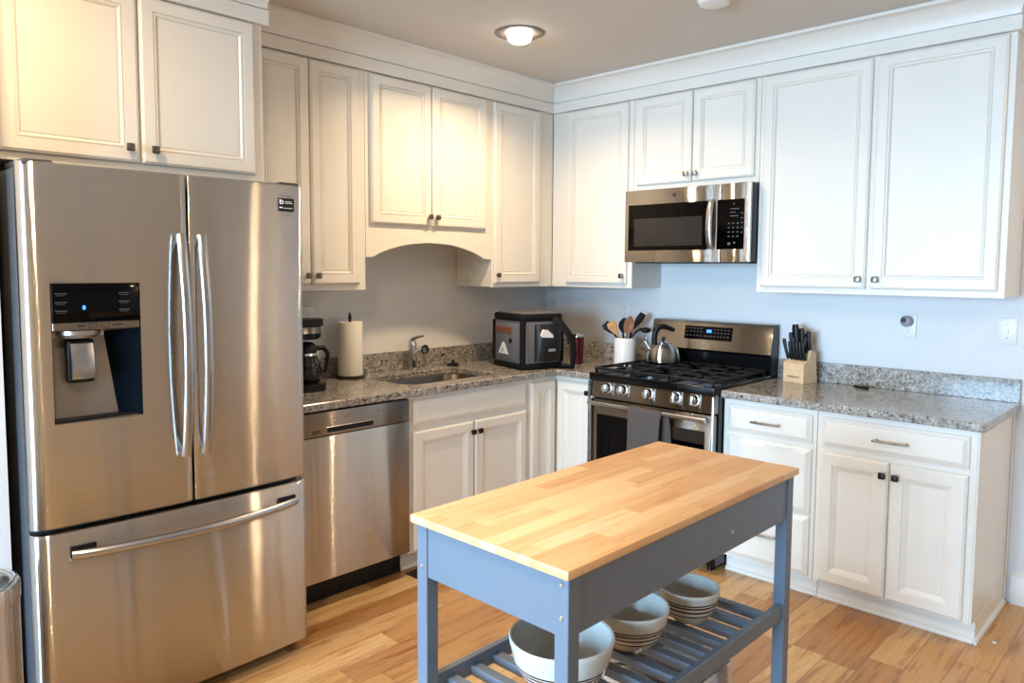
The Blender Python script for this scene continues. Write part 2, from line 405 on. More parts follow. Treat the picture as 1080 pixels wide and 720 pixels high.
# corner block that closes the two runs of wall cabinets
# ---------------------------------------------------------------- base cabinets
FD, CT = .611, .872
def base(label, x0, w_, left_run, hollow, kick=True, ends=(0, 0), depth=FD):
    t = thing('base_cabinet', label, 'cabinet', (0, x0, 0) if left_run else (x0, 0, 0), LEFT if left_run else 0)
    if hollow:
        f = -depth+.0195
        mb = MB().box(.001, .019, f, -.004, .100, CT-.001).box(w_-.019, w_-.001, f, -.004, .100, CT-.001).box(.019, w_-.019, f, -.004, .100, .118).box(.019, w_-.019, -.012, -.004, .118, CT-.001)
    else: mb = MB().box(.001, w_-.001, -depth+.0195, -.004, .100, CT-.001)
    obj('carcass', mb, M['cab'], t, smooth=False)
    obj('face_frame', MB().box(.001, w_-.001, -depth, -depth+.019, .096, CT-.001, .0008, 1), M['cab'], t, smooth=False)
    if kick:
        mb = MB().box(.001+ends[0], w_-.001-ends[1], -.548, -.006, .0005, .0995)
        obj('toe_kick', mb, M['cab'], t, smooth=False)
        pr = [(-.5485, .0005), (-.560, .0005), (-.560, .008), (-.556, .016), (-.5485, .020)]
        obj('shoe_moulding', MB().loft([[(.001, y, z) for y, z in pr], [(w_+.004 if ends[1] < 0 else w_-.001, y, z) for y, z in pr]]), M['trim'], t, smooth=False)
    return t
# sink base on the left run
y0 = -1.7075
t = base('white sink base cabinet with two doors beside the dishwasher', y0, .8455, True, True)
drawer(t, -1.679-y0, -.880-y0, .722, .846, -FD, name='false_drawer_front')
door(t, -1.679-y0, -1.283-y0, .110, .697, -FD, -1.302-y0, .643, PROF_B, 'knobd')
door(t, -1.275-y0, -.880-y0, .110, .697, -FD, -1.252-y0, .643, PROF_B, 'knobd')
# corner unit with a folding door on both runs
t = thing('base_cabinet', 'white corner base cabinet with narrow folding door beside the range', 'cabinet', (0, 0, 0))
obj('carcass', MB().prism([(.004, -.004), (.004, -.860), (FD-.02, -.860), (FD-.02, -(FD-.02)), (.920, -(FD-.02)), (.920, -.004)], 'z', .1, CT-.001), M['cab'], t, smooth=False)
obj('face_frame', MB().prism([(FD-.0195, -.8605), (FD, -.8605), (FD, -FD), (.921, -FD), (.921, -(FD-.0195)), (FD-.0195, -(FD-.0195))], 'z', .096, CT-.001), M['cab'], t, smooth=False)
obj('toe_kick', MB().prism([(.1, -.1), (.1, -.8605), (.548, -.8605), (.548, -.548), (.921, -.548), (.921, -.1)], 'z', .0005, .0995), M['cab'], t, smooth=False)
dl = panel_mb(-.836, -.634, .110, .846, -FD, PROF_B)
lf = MB().place(dl, (0, 0, 0), (0, 0, LEFT)); obj('door', lf, M['cab'], t, smooth=False)
door(t, .634, .890, .110, .846, -FD, .866, .795, PROF_B, 'knobd')
# right run: drawer bank and door cabinet
x0 = 1.6855
t = base('white three-drawer base cabinet right of the range', x0, .4535, False, None)
drawer(t, 1.708-x0, 2.119-x0, .715, .845, -FD, 1.912-x0, .778)
drawer(t, 1.708-x0, 2.119-x0, .393, .690, -FD, 1.912-x0, .560)
drawer(t, 1.708-x0, 2.119-x0, .108, .383, -FD, 1.912-x0, .252)
x0 = 2.1395
t = base('white base cabinet with wide drawer over two doors at end of the counter', x0, .6205, False, None, ends=(0, -.008))
drawer(t, 2.164-x0, 2.734-x0, .715, .845, -FD, 2.452-x0, .780)
door(t, 2.164-x0, 2.445-x0, .108, .690, -FD, 2.424-x0, .635, PROF_B, 'knobd')
door(t, 2.452-x0, 2.734-x0, .108, .690, -FD, 2.475-x0, .635, PROF_B, 'knobd')
obj('end_panel', MB().box(.620, .626, -.5475, -.003, .0005, CT-.001).box(.620, .626, -FD+.001, -.548, .0975, CT-.001), M['cab'], t, smooth=False)
obj('scribe_moulding', MB().box(.6265, .634, -.024, -.003, .021, CT-.001, .002, 1), M['trim'], t, smooth=False)
pr = [(.6265, .0005), (.6385, .0005), (.6385, .008), (.6345, .016), (.6265, .020)]
obj('shoe_moulding', MB().loft([[(x, -.560, z) for x, z in pr], [(x, -.017, z) for x, z in pr]]), M['trim'], t, smooth=False)

# ---------------------------------------------------------------- granite worktops
def offset_poly(P, dd):
    n = len(P); out = []
    for i in range(n):
        a, b, c = Vector(P[i-1]), Vector(P[i]), Vector(P[(i+1) % n])
        e1 = (b-a).normalized(); e2 = (c-b).normalized(); n1 = Vector((-e1.y, e1.x)); n2 = Vector((-e2.y, e2.x))
        k = 1+n1.dot(n2); q = b+(n1+n2)*(dd/k); out.append((q.x, q.y))
    return out
def slab(outer, holes, z0, z1, ch=.004):
    b = bmesh.new()
    def ring(P, z): return [b.verts.new((p[0], p[1], z)) for p in P]
    tops, bots = [], []
    for P, sg in [(outer, 1)]+[(h, -1) for h in holes]:
        q = offset_poly(P, ch)
        rt, r1, r0, rb = ring(q, z1), ring(P, z1-ch), ring(P, z0+ch), ring(q, z0)
        for A, B in ((rt, r1), (r1, r0), (r0, rb)):
            for i in range(len(A)):
                j = (i+1) % len(A); b.faces.new([A[i], B[i], B[j], A[j]])
        tops.append(rt); bots.append(rb)
    for grp in (tops, bots):
        ed = []
        for rg in grp:
            for i in range(len(rg)): ed.append(b.edges.get((rg[i], rg[(i+1) % len(rg)])))
        bmesh.ops.triangle_fill(b, edges=ed, use_beauty=True)
    mb = MB(); mb.bm.free(); mb.bm = b; return mb
CZ0, CZ1 = .8725, .908
t = thing('countertop', 'L-shaped granite countertop with the sink, reaching to the range', 'countertop', (0, 0, 0))
outer = [(.002, -2.405), (.647, -2.405), (.647, -.647), (.921, -.647), (.921, -.002), (.002, -.002)]
hole = rrect(.150, .530, -1.635, -1.000, .09, 8)[::-1]
obj('slab', slab(outer, [hole], CZ0, CZ1), M['granite'], t, ang=25)
obj('backsplash', MB().box(.002, .021, -2.405, -.0225, CZ1+.0003, 1.011, .0015, 1), M['granite'], t, smooth=False)
obj('backsplash', MB().box(.002, .921, -.022, -.002, CZ1+.0003, 1.011, .0015, 1), M['granite'], t, smooth=False)
t = thing('countertop', 'straight granite countertop right of the range under the knife block', 'countertop', (0, 0, 0))
outer = [(1.686, -.647)]+[(2.765+.025*math.cos(R(a)), -.622+.025*math.sin(R(a))) for a in range(-90, 1, 15)]+[(2.790, -.002), (1.686, -.002)]
obj('slab', slab(outer, [], CZ0, CZ1), M['granite'], t, ang=25)
obj('backsplash', MB().box(1.688, 2.788, -.022, -.002, CZ1+.0003, 1.011, .0015, 1), M['granite'], t, smooth=False)

# ---------------------------------------------------------------- sink, faucet and their neighbours
t = thing('sink', 'undermount stainless sink set in the granite counter', 'sink', (.34, -1.3175, .872))
lp = []
for q, z in ((.0, 0), (.0, -.005), (.004, -.015), (.010, -.15), (.03, -.175), (.08, -.18)):
    lp.append([(x, y, z) for x, y in rrect(-.192+q, .192-q, -.320+q, .320-q, .09, 8)])
mb = MB().loft(lp, cap0=False, cap1=True)
o = obj('basin', mb, M['sink'], t); md = o.modifiers.new('thickness', 'SOLIDIFY'); md.thickness = .002; md.offset = 1
obj('drain', MB().lathe([(.045, -.1795), (.045, -.177), (.03, -.178), (.001, -.179)], seg=24), M['chrome'], t)

t = thing('faucet', 'chrome single-lever pull-out faucet standing behind the sink', 'faucet', (.085, -1.25, CZ1))
obj('base', MB().lathe([(.031, 0.0003), (.031, .006), (.026, .012), (.024, .014)]), M['chrome'], t)
mb = MB().tube([(0, 0, .012), (0, 0, .06), (-.002, -.001, .11), (-.008, -.002, .15), (-.006, -.002, .168)], [.022, .023, .025, .026, .018], 20)
obj('body', mb, M['chrome'], t)
obj('lever', MB().tube([(-.012, -.004, .158), (.000, .002, .176), (.025, .014, .186), (.058, .03, .194)], [.016, .013, .009, .006], 12, sx=1.4), M['chrome'], t)
sp = obj('spout', MB().tube([(0, 0, .075), (.03, .004, .098), (.06, .008, .116), (.09, .012, .122)], [.018, .018, .020, .022], 16), M['chrome'], t)
rp = [Vector((.092, .012, .122))+Vector((.0, .023*math.cos(a), .023*math.sin(a))) for a in [2*math.pi*k/24 for k in range(24)]]
obj('spray_ring', MB().tube(rp, .004, 8, closed=True), M['blackm'], sp)
t = thing('soap_dispenser', 'short chrome dispenser on the counter between faucet and stopper', 'soap dispenser', (.085, -1.035, CZ1))
obj('body', MB().lathe([(.014, .0003), (.014, .004), (.010, .008), (.010, .045), (.012, .048), (.011, .056), (.004, .058)], seg=18), M['chrome'], t)
obj('nozzle', MB().tube([(0, 0, .058), (0, 0, .068), (.012, 0, .072), (.026, 0, .068)], [.005, .006, .006, .004], 10), M['blackm'], t)
t = thing('sink_stopper', 'black round sink stopper lying on the counter beside the soap dispenser', 'sink stopper', (.105, -.965, CZ1))
obj('disc', MB().lathe([(.036, .0003), (.038, .006), (.030, .012), (.014, .016)], seg=24), M['blackm'], t)
obj('grip', MB().lathe([(.007, .016), (.006, .022), (.011, .026), (.010, .032), (.002, .034)], seg=16), M['blackm'], t)

# ---------------------------------------------------------------- refrigerator
fr = thing('refrigerator', 'tall stainless french-door refrigerator with water dispenser', 'refrigerator', (0, -3.335, 0), LEFT)
FW = .912
obj('body', MB().box(.004, FW-.004, -.842, -.03, .03, 1.775, .006, 2), M['grey_side'], fr)
obj('base_grille', MB().box(.01, FW-.01, -.83, -.05, .004, .0295), M['blackm'], fr)
for hx in (.012, FW-.092): obj('hinge_cover', MB().box(hx, hx+.08, -.90, -.70, 1.7755, 1.797, .006, 2), M['grey_side'], fr)
def front_y(x):   # bowed front of the doors, rounded at the outer edges
    s_ = (x-FW/2)/(FW/2); e = .0
    dx = min(x, FW-x)
    if x > FW/2:
        if dx < .030: e = .014*(1-math.sqrt(max(0, 1-((.030-dx)/.030)**2)))
    elif dx < .055: e = .034*(1-math.sqrt(max(0, 1-((.055-dx)/.055)**2)))
    return -(.905+.020*(1-s_*s_)-e)
def door_front(xa, xb, za, zb, hole=None, name='door', back=-.8445):
    xs = set()
    n = 40
    for k in range(n+1):
        xs.add(round(xa+(xb-xa)*k/n, 5))
    for e in (.004, .008, .012, .018, .026, .036, .048):
        for q in (e, FW-e):
            if xa < q < xb: xs.add(round(q, 5))
    if hole:
        xs = {x for x in xs if min(abs(x-hole[0]), abs(x-hole[1])) > .004} | {hole[0], hole[1]}
    xs = sorted(xs)
    zs = [(za, .010), (za+.003, .004), (za+.009, 0)]+([(hole[2], 0), (hole[3], 0)] if hole else [])+[(zb-.009, 0), (zb-.003, .004), (zb, .010)]
    mb = MB(); bm = mb.bm
    def ins(x):  # small round over at vertical edges
        q = min(x-xa, xb-x); return .006*(1-min(1, q/.006))
    G = [[bm.verts.new((x, front_y(x)+dz+ins(x), z)) for x in xs] for z, dz in zs]
    for i in range(len(zs)-1):
        for j in range(len(xs)-1):
            if hole and hole[0]-1e-6 <= xs[j] and xs[j+1] <= hole[1]+1e-6 and abs(zs[i][0]-hole[2]) < 1e-6: continue
            bm.faces.new([G[i][j], G[i][j+1], G[i+1][j+1], G[i+1][j]])
    B = [[bm.verts.new((x, back, z)) for x in (xs[0], xs[-1])] for z in (za, zb)]
    bm.faces.new([B[0][0], B[0][1], B[1][1], B[1][0]])
    left = [g[0] for g in G]; right = [g[-1] for g in G]
    bm.faces.new([B[0][0]]+left+[B[1][0]]); bm.faces.new([B[0][1]]+right+[B[1][1]])
    bm.faces.new([B[0][0], B[0][1]]+G[0][::-1]); bm.faces.new([B[1][0], B[1][1]]+G[-1][::-1])
    return obj(name, mb, M['steel'], fr, ang=40)
SPL = .4725
hz = (.067, .315, 1.010, 1.434)
dL = door_front(.002, SPL-.004, .690, 1.790, hz)
dR = door_front(SPL+.004, FW-.002, .690, 1.790)
dF = door_front(.002, FW-.002, .045, .676, name='freezer_drawer')
# dispenser: black panel, silver strip and a recess with a paddle
yf = front_y(.19)
obj('control_panel', MB().box(hz[0]+.001, hz[1]-.001, yf-.003, yf+.03, 1.3165, 1.433, .003, 2), M['glass_b'], dL)
obj('dispenser_strip', MB().box(hz[0]+.001, hz[1]-.001, yf-.002, yf+.028, 1.291, 1.316, .002, 1), M['steel_d'], dL)
x0, x1, z0, z1 = hz[0]+.001, hz[1]-.001, 1.0105, 1.2905
mb = MB(); bm = mb.bm
F = [bm.verts.new((x, front_y(x)+.001, z)) for x, z in ((x0, z0), (x1, z0), (x1, z1), (x0, z1))]
K = [bm.verts.new((x, yf+dy, z)) for x, dy, z in ((x0+.010, .050, z0+.008), (x1-.055, .050, z0+.008), (x1-.085, .075, z1-.01), (x0+.010, .075, z1-.01))]
for q in ([0, 1, 5, 4], [2, 3, 7, 6], [3, 0, 4, 7]): bm.faces.new([(F+K)[i] for i in q])
bm.faces.new(K)
obj('recess', mb, M['disp_grey'], dL, smooth=False)
mb = MB(); bm = mb.bm
bm.faces.new([bm.verts.new(p) for p in ((x1, front_y(x1)+.001, z0), (x1, front_y(x1)+.001, z1), (x1-.085, yf+.075, z1-.01), (x1-.055, yf+.05, z0+.008))])
obj('recess_side', mb, M['navy'], dL, smooth=False)
obj('spout_housing', MB().lathe([(.060, 0), (.060, -.012), (.052, -.022), (.001, -.022)], (.150, yf+.045, 1.2895), 28).box(.148, .152, yf+.044, yf+.046, 1.262, 1.264), M['disp_grey'], dL)
obj('paddle_frame', MB().box(.110, .188, yf+.022, yf+.056, 1.128, 1.262, .01, 3), M['blackm'], dL)
mb = MB(); lp = []
for k in range(9):
    s_ = k/8; lp.append([(x, yf+.014-.020*math.sin(math.pi*s_*.6)+.010*s_+dy, 1.250-.108*s_) for x, dy in ((.118, .012), (.180, .012), (.180, 0), (.149, -.006), (.118, 0))])
mb.loft(lp); obj('paddle', mb, M['handle'], dL, ang=50)
obj('drip_tray', MB().box(x0+.004, x1-.004, front_y(x0)+.002, yf+.048, z0+.001, z0+.010, .002, 1), M['blackm'], dL)
mb = MB()
for xx in (.092, .268):
    for zz in (1.402, 1.376, 1.350): mb.box(xx-.016, xx+.016, yf-.0036, yf-.0032, zz, zz+.0022); mb.box(xx-.012, xx+.012, yf-.0036, yf-.0032, zz-.0055, zz-.0042)
obj('panel_lettering', mb, M['inkdim'], dL, smooth=False)
obj('panel_light', MB().box(.150, .158, yf-.0037, yf-.0032, 1.354, 1.366), M['blue_led'], dL, smooth=False)
mb = MB()
for a in (.165, .200):
    mb.box(a, a+.024, yf-.0026, yf-.0021, 1.298, 1.2992).box(a, a+.024, yf-.0026, yf-.0021, 1.3092, 1.3104).box(a, a+.0012, yf-.0026, yf-.0021, 1.2992, 1.3092).box(a+.0228, a+.024, yf-.0026, yf-.0021, 1.2992, 1.3092)
mb.box(.136, .156, yf-.0026, yf-.0021, 1.303, 1.306).box(.232, .262, yf-.0026, yf-.0021, 1.303, 1.306)
obj('strip_buttons', mb, M['blackm'], dL, smooth=False)
# badge
yb = front_y(.84)
bd = obj('badge', MB().box(.805, .869, yb-.0045, yb+.004, 1.690, 1.737, .001, 1), M['black'], dR, smooth=False)
mb = MB().tube([(.818+.006*math.cos(a), yb-.0048, 1.7225+.006*math.sin(a)) for a in [2*math.pi*k/20 for k in range(20)]], .0022, 6, closed=True)
mb.box(.8105, .8135, yb-.0052, yb-.0045, 1.716, 1.733)
for zz, a, b in ((1.724, .832, .858), (1.718, .832, .862), (1.7005, .809, .822), (1.700, .826, .862)): mb.box(a, b, yb-.0052, yb-.0045, zz, zz+(.0022 if a > .82 else .005))
obj('badge_lettering', mb, M['white'], bd, smooth=False)
mb = MB()
for k in range(7): mb.box(.800+k*.0092, .806+k*.0092, yb-.0030, yb+.003, 1.7455, 1.7515)
obj('brand_lettering', mb, M['inkgrey'], dR, smooth=False)
# bowed handles
for dd, xc in ((dL, .440), (dR, .507)):
    pts = []
    for k in range(25):
        s_ = k/24; z = .858+(1.590-.858)*s_; pts.append((xc, front_y(xc)-.022-.040*math.sin(math.pi*s_)**.8, z))
    mb = MB().tube(pts, .0100, 14, sx=1.6, up=(0, 1, 0))
    for z in (.872, 1.576): mb.cyl((xc, front_y(xc)+.003, z), (xc, front_y(xc)-.026, z), .008, seg=14)
    obj('handle', mb, M['handle'], dd)
pts = []
for k in range(33):
    s_ = k/32; x = .098+(.852-.098)*s_; pts.append((x, front_y(x)-.012-.045*math.sin(math.pi*s_)**.7, .606))
hF = obj('handle', MB().tube(pts, .015, 16), M['handle'], dF)
for a, b in ((.094, .165), (.785, .856)):
    mb = MB(); 
    lp = []
    for k in range(9):
        x = a+(b-a)*k/8; lp.append([(x, front_y(x)+.004, .595), (x, front_y(x)-.008, .595), (x, front_y(x)-.008, .630), (x, front_y(x)+.004, .630)])
    mb.loft(lp); obj('handle_mount', mb, M['blackm'], hF, smooth=False)

# ---------------------------------------------------------------- dishwasher
x0 = -2.3225; W_ = .610
t = thing('dishwasher', 'stainless dishwasher built in between refrigerator and sink cabinet', 'dishwasher', (0, x0, 0), LEFT)
obj('body', MB().box(.004, W_-.004, -.595, -.03, .12, .864), M['blackm'], t, smooth=False)
obj('door', MB().box(.002, W_-.002, -.638, -.596, .119, .757, .003, 2), M['steel'], t)
cp = obj('control_panel', MB().box(.002, W_-.002, -.638, -.596, .760, .864, .003, 2), M['steel_d'], t)
mb = MB(); pr = rrect(.158, .400, .772, .793, .008, 4)
mb.prism(pr, 'y', -.6385, -.632); obj('pocket_handle', mb, M['blackm'], cp)
mb = MB().box(.152, .41, -.6395, -.6375, .7925, .796, .0008, 1); obj('handle_lip', mb, M['handle'], cp)
mb = MB()
for z in (.772, .782): mb.box(.085, .125, -.6388, -.637, z, z+.004)
obj('vent_slots', mb, M['blackm'], cp, smooth=False)
mb = MB()
for k in range(9): mb.box(.18+k*.030, .194+k*.030, -.6386, -.6375, .829, .833)
obj('control_lettering', mb, M['inkgrey'], cp, smooth=False)
obj('kick_plate', MB().box(.002, W_-.002, -.560, -.05, .0005, .118), M['blackm'], t, smooth=False)
t = thing('filler_panel', 'narrow white filler panel between refrigerator and dishwasher', 'panel', (0, -2.4045, 0), LEFT)
obj('board', MB().box(.0005, .080, -.61, -.01, .0005, .8715), M['cab'], t, smooth=False)

# ---------------------------------------------------------------- range
x0 = .9245; RW = .7575
t = thing('range', 'stainless gas range with five front knobs and black cooktop', 'range', (x0, 0, 0))
obj('body', MB().box(.001, RW-.001, -.655, -.03, .035, .883), M['black'], t, smooth=False)
mb = MB()
for xx in (.03, RW-.06):
    for yy in (-.62, -.12): mb.cyl((xx+.015, yy, .0005), (xx+.015, yy, .036), .018, .014, 14)
obj('feet', mb, M['black'], t)
obj('lower_drawer', MB().box(.006, RW-.006, -.690, -.6555, .075, .268, .005, 2), M['steel_d'], t)
dr = obj('oven_door', MB().box(.006, RW-.006, -.695, -.6555, .276, .786, .006, 2), M['steel_d'], t)
wn = obj('window', MB().box(.052, RW-.052, -.6965, -.690, .395, .704, .001, 1), M['glass_b'], dr, smooth=False)
obj('window_brown_strip', MB().box(.400, .705, -.6968, -.690, .640, .7035,   .0005, 1), M['brown_strip'], dr, smooth=False)  # brown strip across the upper right of the window
pts = [(.028, -.735, .768), (RW-.028, -.735, .768)]
mb = MB().tube([(.026+(RW-.052)*k/8, -.738, .768) for k in range(9)], .0125, 16)
for xx in (.045, RW-.045): mb.cyl((xx, -.694, .768), (xx, -.738, .768), .009, seg=12)
obj('handle', mb, M['handle'], dr)
# knob panel, leaning slightly back
cp = obj('control_panel', MB().prism([(-.655, .795), (-.697, .795), (-.691, .8830), (-.655, .8830)], 'x', .003, RW-.003), M['steel_d'], t, smooth=False)
for xx in (.1205, .2205, .3795, .5405, .6435):
    kb = MB(); kb.lathe([(.031, 0), (.031, .004), (.026, .006), (.0245, .026), (.021, .031), (.001, .032)], seg=26)
    kb.box(-.006, .006, -.025, .025, .024, .038, .0025, 2)
    mb = MB().place(kb, (xx, -.6935, .852), (R(86), 0, 0)); obj('knob', mb, M['chrome'], t)
for xx in (.0005, RW-.012):
    obj('corner_post', MB().box(xx, xx+.0115, -.712, -.6975, .276, .882, .004, 2), M['handle'] if xx > .1 else M['steel_d'], t)
obj('cooktop', MB().box(.0005, RW-.0005, -.704, -.1005, .8835, .926, .006, 3), M['black'], t)
# burners
for bx_, by_, br in ((.145, -.235, .036), (.145, -.530, .046), (.379, -.385, .048), (.612, -.235, .036), (.612, -.530, .050)):
    obj('burner', MB().lathe([(br+.022, .9262), (br+.020, .930), (br, .933), (br, .940), (br-.004, .944), (.001, .945)], (bx_, by_, 0), 26), M['iron'], t)
# cast iron grates: three sections
for ga, gb in ((.018, .262), (.268, .489), (.495, .739)):
    mb = MB(); h0, h1 = .941, .955
    for yy in (-.672, -.385, -.118): mb.box(ga, gb, yy-.006, yy+.006, h0, h1, .0025, 1)
    for xx in (ga+.006, gb-.006): mb.box(xx-.006, xx+.006, -.666, -.124, h0, h1, .0025, 1)
    xm = (ga+gb)/2
    for yc in (-.530, -.250):
        mb.box(xm-.005, xm+.005, yc-.125, yc-.030, h0+.002, h1+.001, .002, 1); mb.box(xm-.005, xm+.005, yc+.030, yc+.115, h0+.002, h1+.001, .002, 1)
        mb.box(ga+.010, xm-.032, yc-.005, yc+.005, h0+.002, h1+.001, .002, 1); mb.box(xm+.032, gb-.010, yc-.005, yc+.005, h0+.002, h1+.001, .002, 1)
    for xx in (ga+.008, gb-.008):
        for yy in (-.668, -.385, -.122): mb.box(xx-.006, xx+.006, yy-.006, yy+.006, .9265, h0+.001)
    obj('grate', mb, M['iron'], t, smooth=False)
# back guard with display
bg = obj('backguard', MB().prism([(-.0995, .900), (-.0995, 1.020), (-.108, 1.030), (-.078, 1.186), (-.066, 1.1925), (-.025, 1.1925), (-.025, .900)], 'x', .002, RW-.001), M['black'], t, smooth=False)
def slope(z, out=.0): return -.108+(z-1.030)/(1.186-1.030)*.030-out
mb = MB().loft([[(xx, slope(1.034, .0005), 1.034), (xx, slope(1.034, .004), 1.034), (xx, slope(1.180, .004), 1.180), (xx, -.072, 1.192), (xx, -.064, 1.194), (xx, slope(1.180, -.004), 1.180)] for xx in (.004, RW-.002)])
st = obj('backguard_panel', mb, M['steel'], bg, smooth=False)
mb = MB().loft([[(xx, slope(z, o_), z) for z, o_ in ((1.090, .0042), (1.090, .006), (1.164, .006), (1.164, .0042))] for xx in (.226, .523)])
ds = obj('display', mb, M['glass_b'], bg, smooth=False)
def on_slope(mb, xa, xb, za, zb, o_=.0062):
    mb.loft([[(xx, slope(z, q), z) for z, q in ((za, o_-.0002), (za, o_+.0003), (zb, o_+.0003), (zb, o_-.0002))] for xx in (xa, xb)])
mb = MB(); on_slope(mb, .366, .396, 1.130, 1.146); obj('clock_digits', mb, M['blue_led'], bg, smooth=False)
mb = MB()
for k in range(5):
    for z in (1.148, 1.130, 1.108): on_slope(mb, .238+k*.022, .248+k*.022, z, z+.005)
for k in range(5):
    for z in (1.146, 1.128, 1.108): on_slope(mb, .412+k*.021, .421+k*.021, z, z+.005)
for k in range(3): on_slope(mb, .352+k*.02, .364+k*.02, 1.108, 1.113)
obj('display_buttons', mb, M['inkdim'], bg, smooth=False)
mb = MB(); 
for k in range(8): on_slope(mb, .342+k*.0075, .347+k*.0075, 1.062, 1.068, .0042)
obj('brand_lettering', mb, M['inkgrey'], bg, smooth=False)

# dish towel over the oven handle
t = thing('dish_towel', 'dark grey dish towel hanging over the oven door handle', 'towel', (x0+.395, -.738, .768))
rows = []; N = 22
path = [(.022, -.235), (.021, -.15), (.020, -.06), (.0165, -.01), (.012, .008), (.003, .0152), (-.006, .0145), (-.0155, .004), (-.020, -.02), (-.024, -.08), (-.027, -.16), (-.030, -.26), (-.032, -.335)]
for i, (dy, dz) in enumerate(path):
    s_ = i/(len(path)-1); row = []
    for k in range(N+1):
        f = k/N; wav = .004*math.sin(f*9+s_*2)*min(1, abs(dz)/.1)
        sk = .048*(1-min(1, s_*2)) if s_ < .5 else 0
        xx = -.098+.196*f+sk*(f)+.006*math.sin(s_*5)*(f-.5)
        row.append((xx, dy+wav*(1 if dy < 0 else .4), dz-.006*f))
    rows.append(row)
mb = MB().loft(rows, False, False, closed=False)
o = obj('cloth', mb, M['towel'], t, ang=80); md = o.modifiers.new('thickness', 'SOLIDIFY'); md.thickness = .005; md.offset = 0

# ---------------------------------------------------------------- microwave
x0 = .9235; W_ = .7605
t = thing('microwave', 'stainless over-the-range microwave hung below the small cabinet', 'microwave', (x0, 0, 1.525))
MH = .401
obj('body', MB().box(.002, W_-.002, -.372, -.004, .004, MH, .003, 1), M['black'], t)
obj('vent_grille', MB().box(.06, W_-.06, -.36, -.06, -.004, .0035), M['blackm'], t, smooth=False)
obj('lamp_lens', MB().box(.30, .44, -.34, -.28, -.0065, -.0042), M['glass_m'], t, smooth=False)
dr = obj('door', MB().box(.001, .596, -.392, -.3725, .001, MH-.001, .004, 2), M['steel'], t)
obj('door_glass', MB().box(.026, .522, -.3935, -.385, .066, .319, .0008, 1), M['glass_b'], dr, smooth=False)
obj('window', MB().box(.066, .492, -.3942, -.385, .090, .242, .0003, 1), M['glass_m'], dr, smooth=False)
pts = []
for k in range(17):
    s_ = k/16; pts.append((.548, -.400-.026*math.sin(math.pi*s_)**.6, .070+(.318-.070)*s_))
obj('handle', MB().tube(pts, .008, 14, sx=2.2, up=(0, 1, 0)), M['handle'], dr)
obj('logo', MB().lathe([(.011, 0), (.011, .0008), (.008, .0009)], (0, 0, 0), 20), M['steel_d'], dr)
lg = COL.objects['logo']; lg.location = (.32, -.3925, .362); lg.rotation_euler = (R(90), 0, 0)
cpn = obj('control_frame', MB().box(.5985, W_-.001, -.392, -.3725, .001, MH-.001, .004, 2), M['steel'], t)
obj('keypad', MB().box(.577, .580+.148, -.3935, -.385, .066, .319, .001, 1), M['glass_b'], cpn, smooth=False)
mb = MB()
for r_ in range(4):
    for c_ in range(3): mb.box(.640+c_*.024, .650+c_*.024, -.3941, -.3934, .128+r_*.022, .134+r_*.022)
for r_ in range(5): mb.box(.710, .720, -.3941, -.3934, .148+r_*.024, .153+r_*.024)
for r_, ww in ((.232, .044), (.250, .03), (.268, .05)): mb.box(.650, .650+ww, -.3941, -.3934, r_, r_+.004)
mb.box(.668, .674, -.3941, -.3934, .292, .298); mb.box(.640, .654, -.3941, -.3934, .088, .100); mb.box(.672, .682, -.3941, -.3934, .094, .103)
obj('key_lettering', mb, M['inkdim'], cpn, smooth=False)

# ---------------------------------------------------------------- wall plates and small fixtures
def plate(x, z, left_run, label, name='wall_outlet', cat='outlet', w_=.072, h_=.117, socks=(1, 1)):
    t = thing(name, label, cat, (x, 0, z) if not left_run else (0, x, z), LEFT if left_run else 0)
    obj('cover_plate', MB().box(-w_/2, w_/2, -.007, -.0012, -h_/2, h_/2, .0025, 2), M['plastic_w'], t)
    for sg, on in zip((1, -1), socks):
        if not on: continue
        rc = obj('receptacle', MB().prism(rrect(-.016, .016, sg*.0195-.0135, sg*.0195+.0135, .010, 4), 'y', -.0085, -.007), M['plastic_w'], t)
        mb = MB().box(-.0075, -.0055, -.0089, -.0083, sg*.0195-.002, sg*.0195+.007).box(.0055, .0075, -.0089, -.0083, sg*.0195-.002, sg*.0195+.006).box(-.0025, .0025, -.0089, -.0083, sg*.0195-.009, sg*.0195-.005)
        obj('slots', mb, M['blackm'], rc, smooth=False)
    return t
plate(2.318, 1.222, False, 'white double outlet on the wall with a round plug-in gadget in it')
plate(.665, 1.225, False, 'white double outlet on the wall behind the utensil crock')
plate(-.105, 1.225, True, 'white double outlet on the wall near the room corner above the cooler bag')
plate(-1.875, 1.225, True, 'white double outlet on the wall above the coffee maker')
t = thing('light_switch', 'white toggle switch plate on the wall at end of the counter', 'light switch', (2.724, 0, 1.221))
obj('cover_plate', MB().box(-.038, .038, -.007, -.0012, -.060, .060, .0025, 2), M['plastic_w'], t)
obj('toggle', MB().box(-.005, .005, -.018, -.0068, -.010, .012, .002, 1), M['plastic_w'], t)
mb = MB()
for sg in (1, -1): mb.cyl((0, -.0068, sg*.030), (0, -.0082, sg*.030), .003, seg=10)
obj('screws', mb, M['inkgrey'], t)
t = thing('plug_in_freshener', 'round grey plug-in gadget in the upper socket of the wall outlet', 'plug-in', (2.316, -.009, 1.2465))
kb = MB().lathe([(.020, 0), (.026, .008), (.027, .026), (.022, .038), (.012, .042), (.001, .042)], seg=28)
obj('housing', MB().place(kb, (0, -.0003, 0), (R(90), 0, 0)), plain('grey_mauve_plastic', '#8f8c93', .4), t)
kb = MB().lathe([(.011, 0), (.013, .002), (.001, .003)], seg=20); kb2 = MB().place(kb, (-.006, -.0435, .006), (R(80), 0, R(-10)))
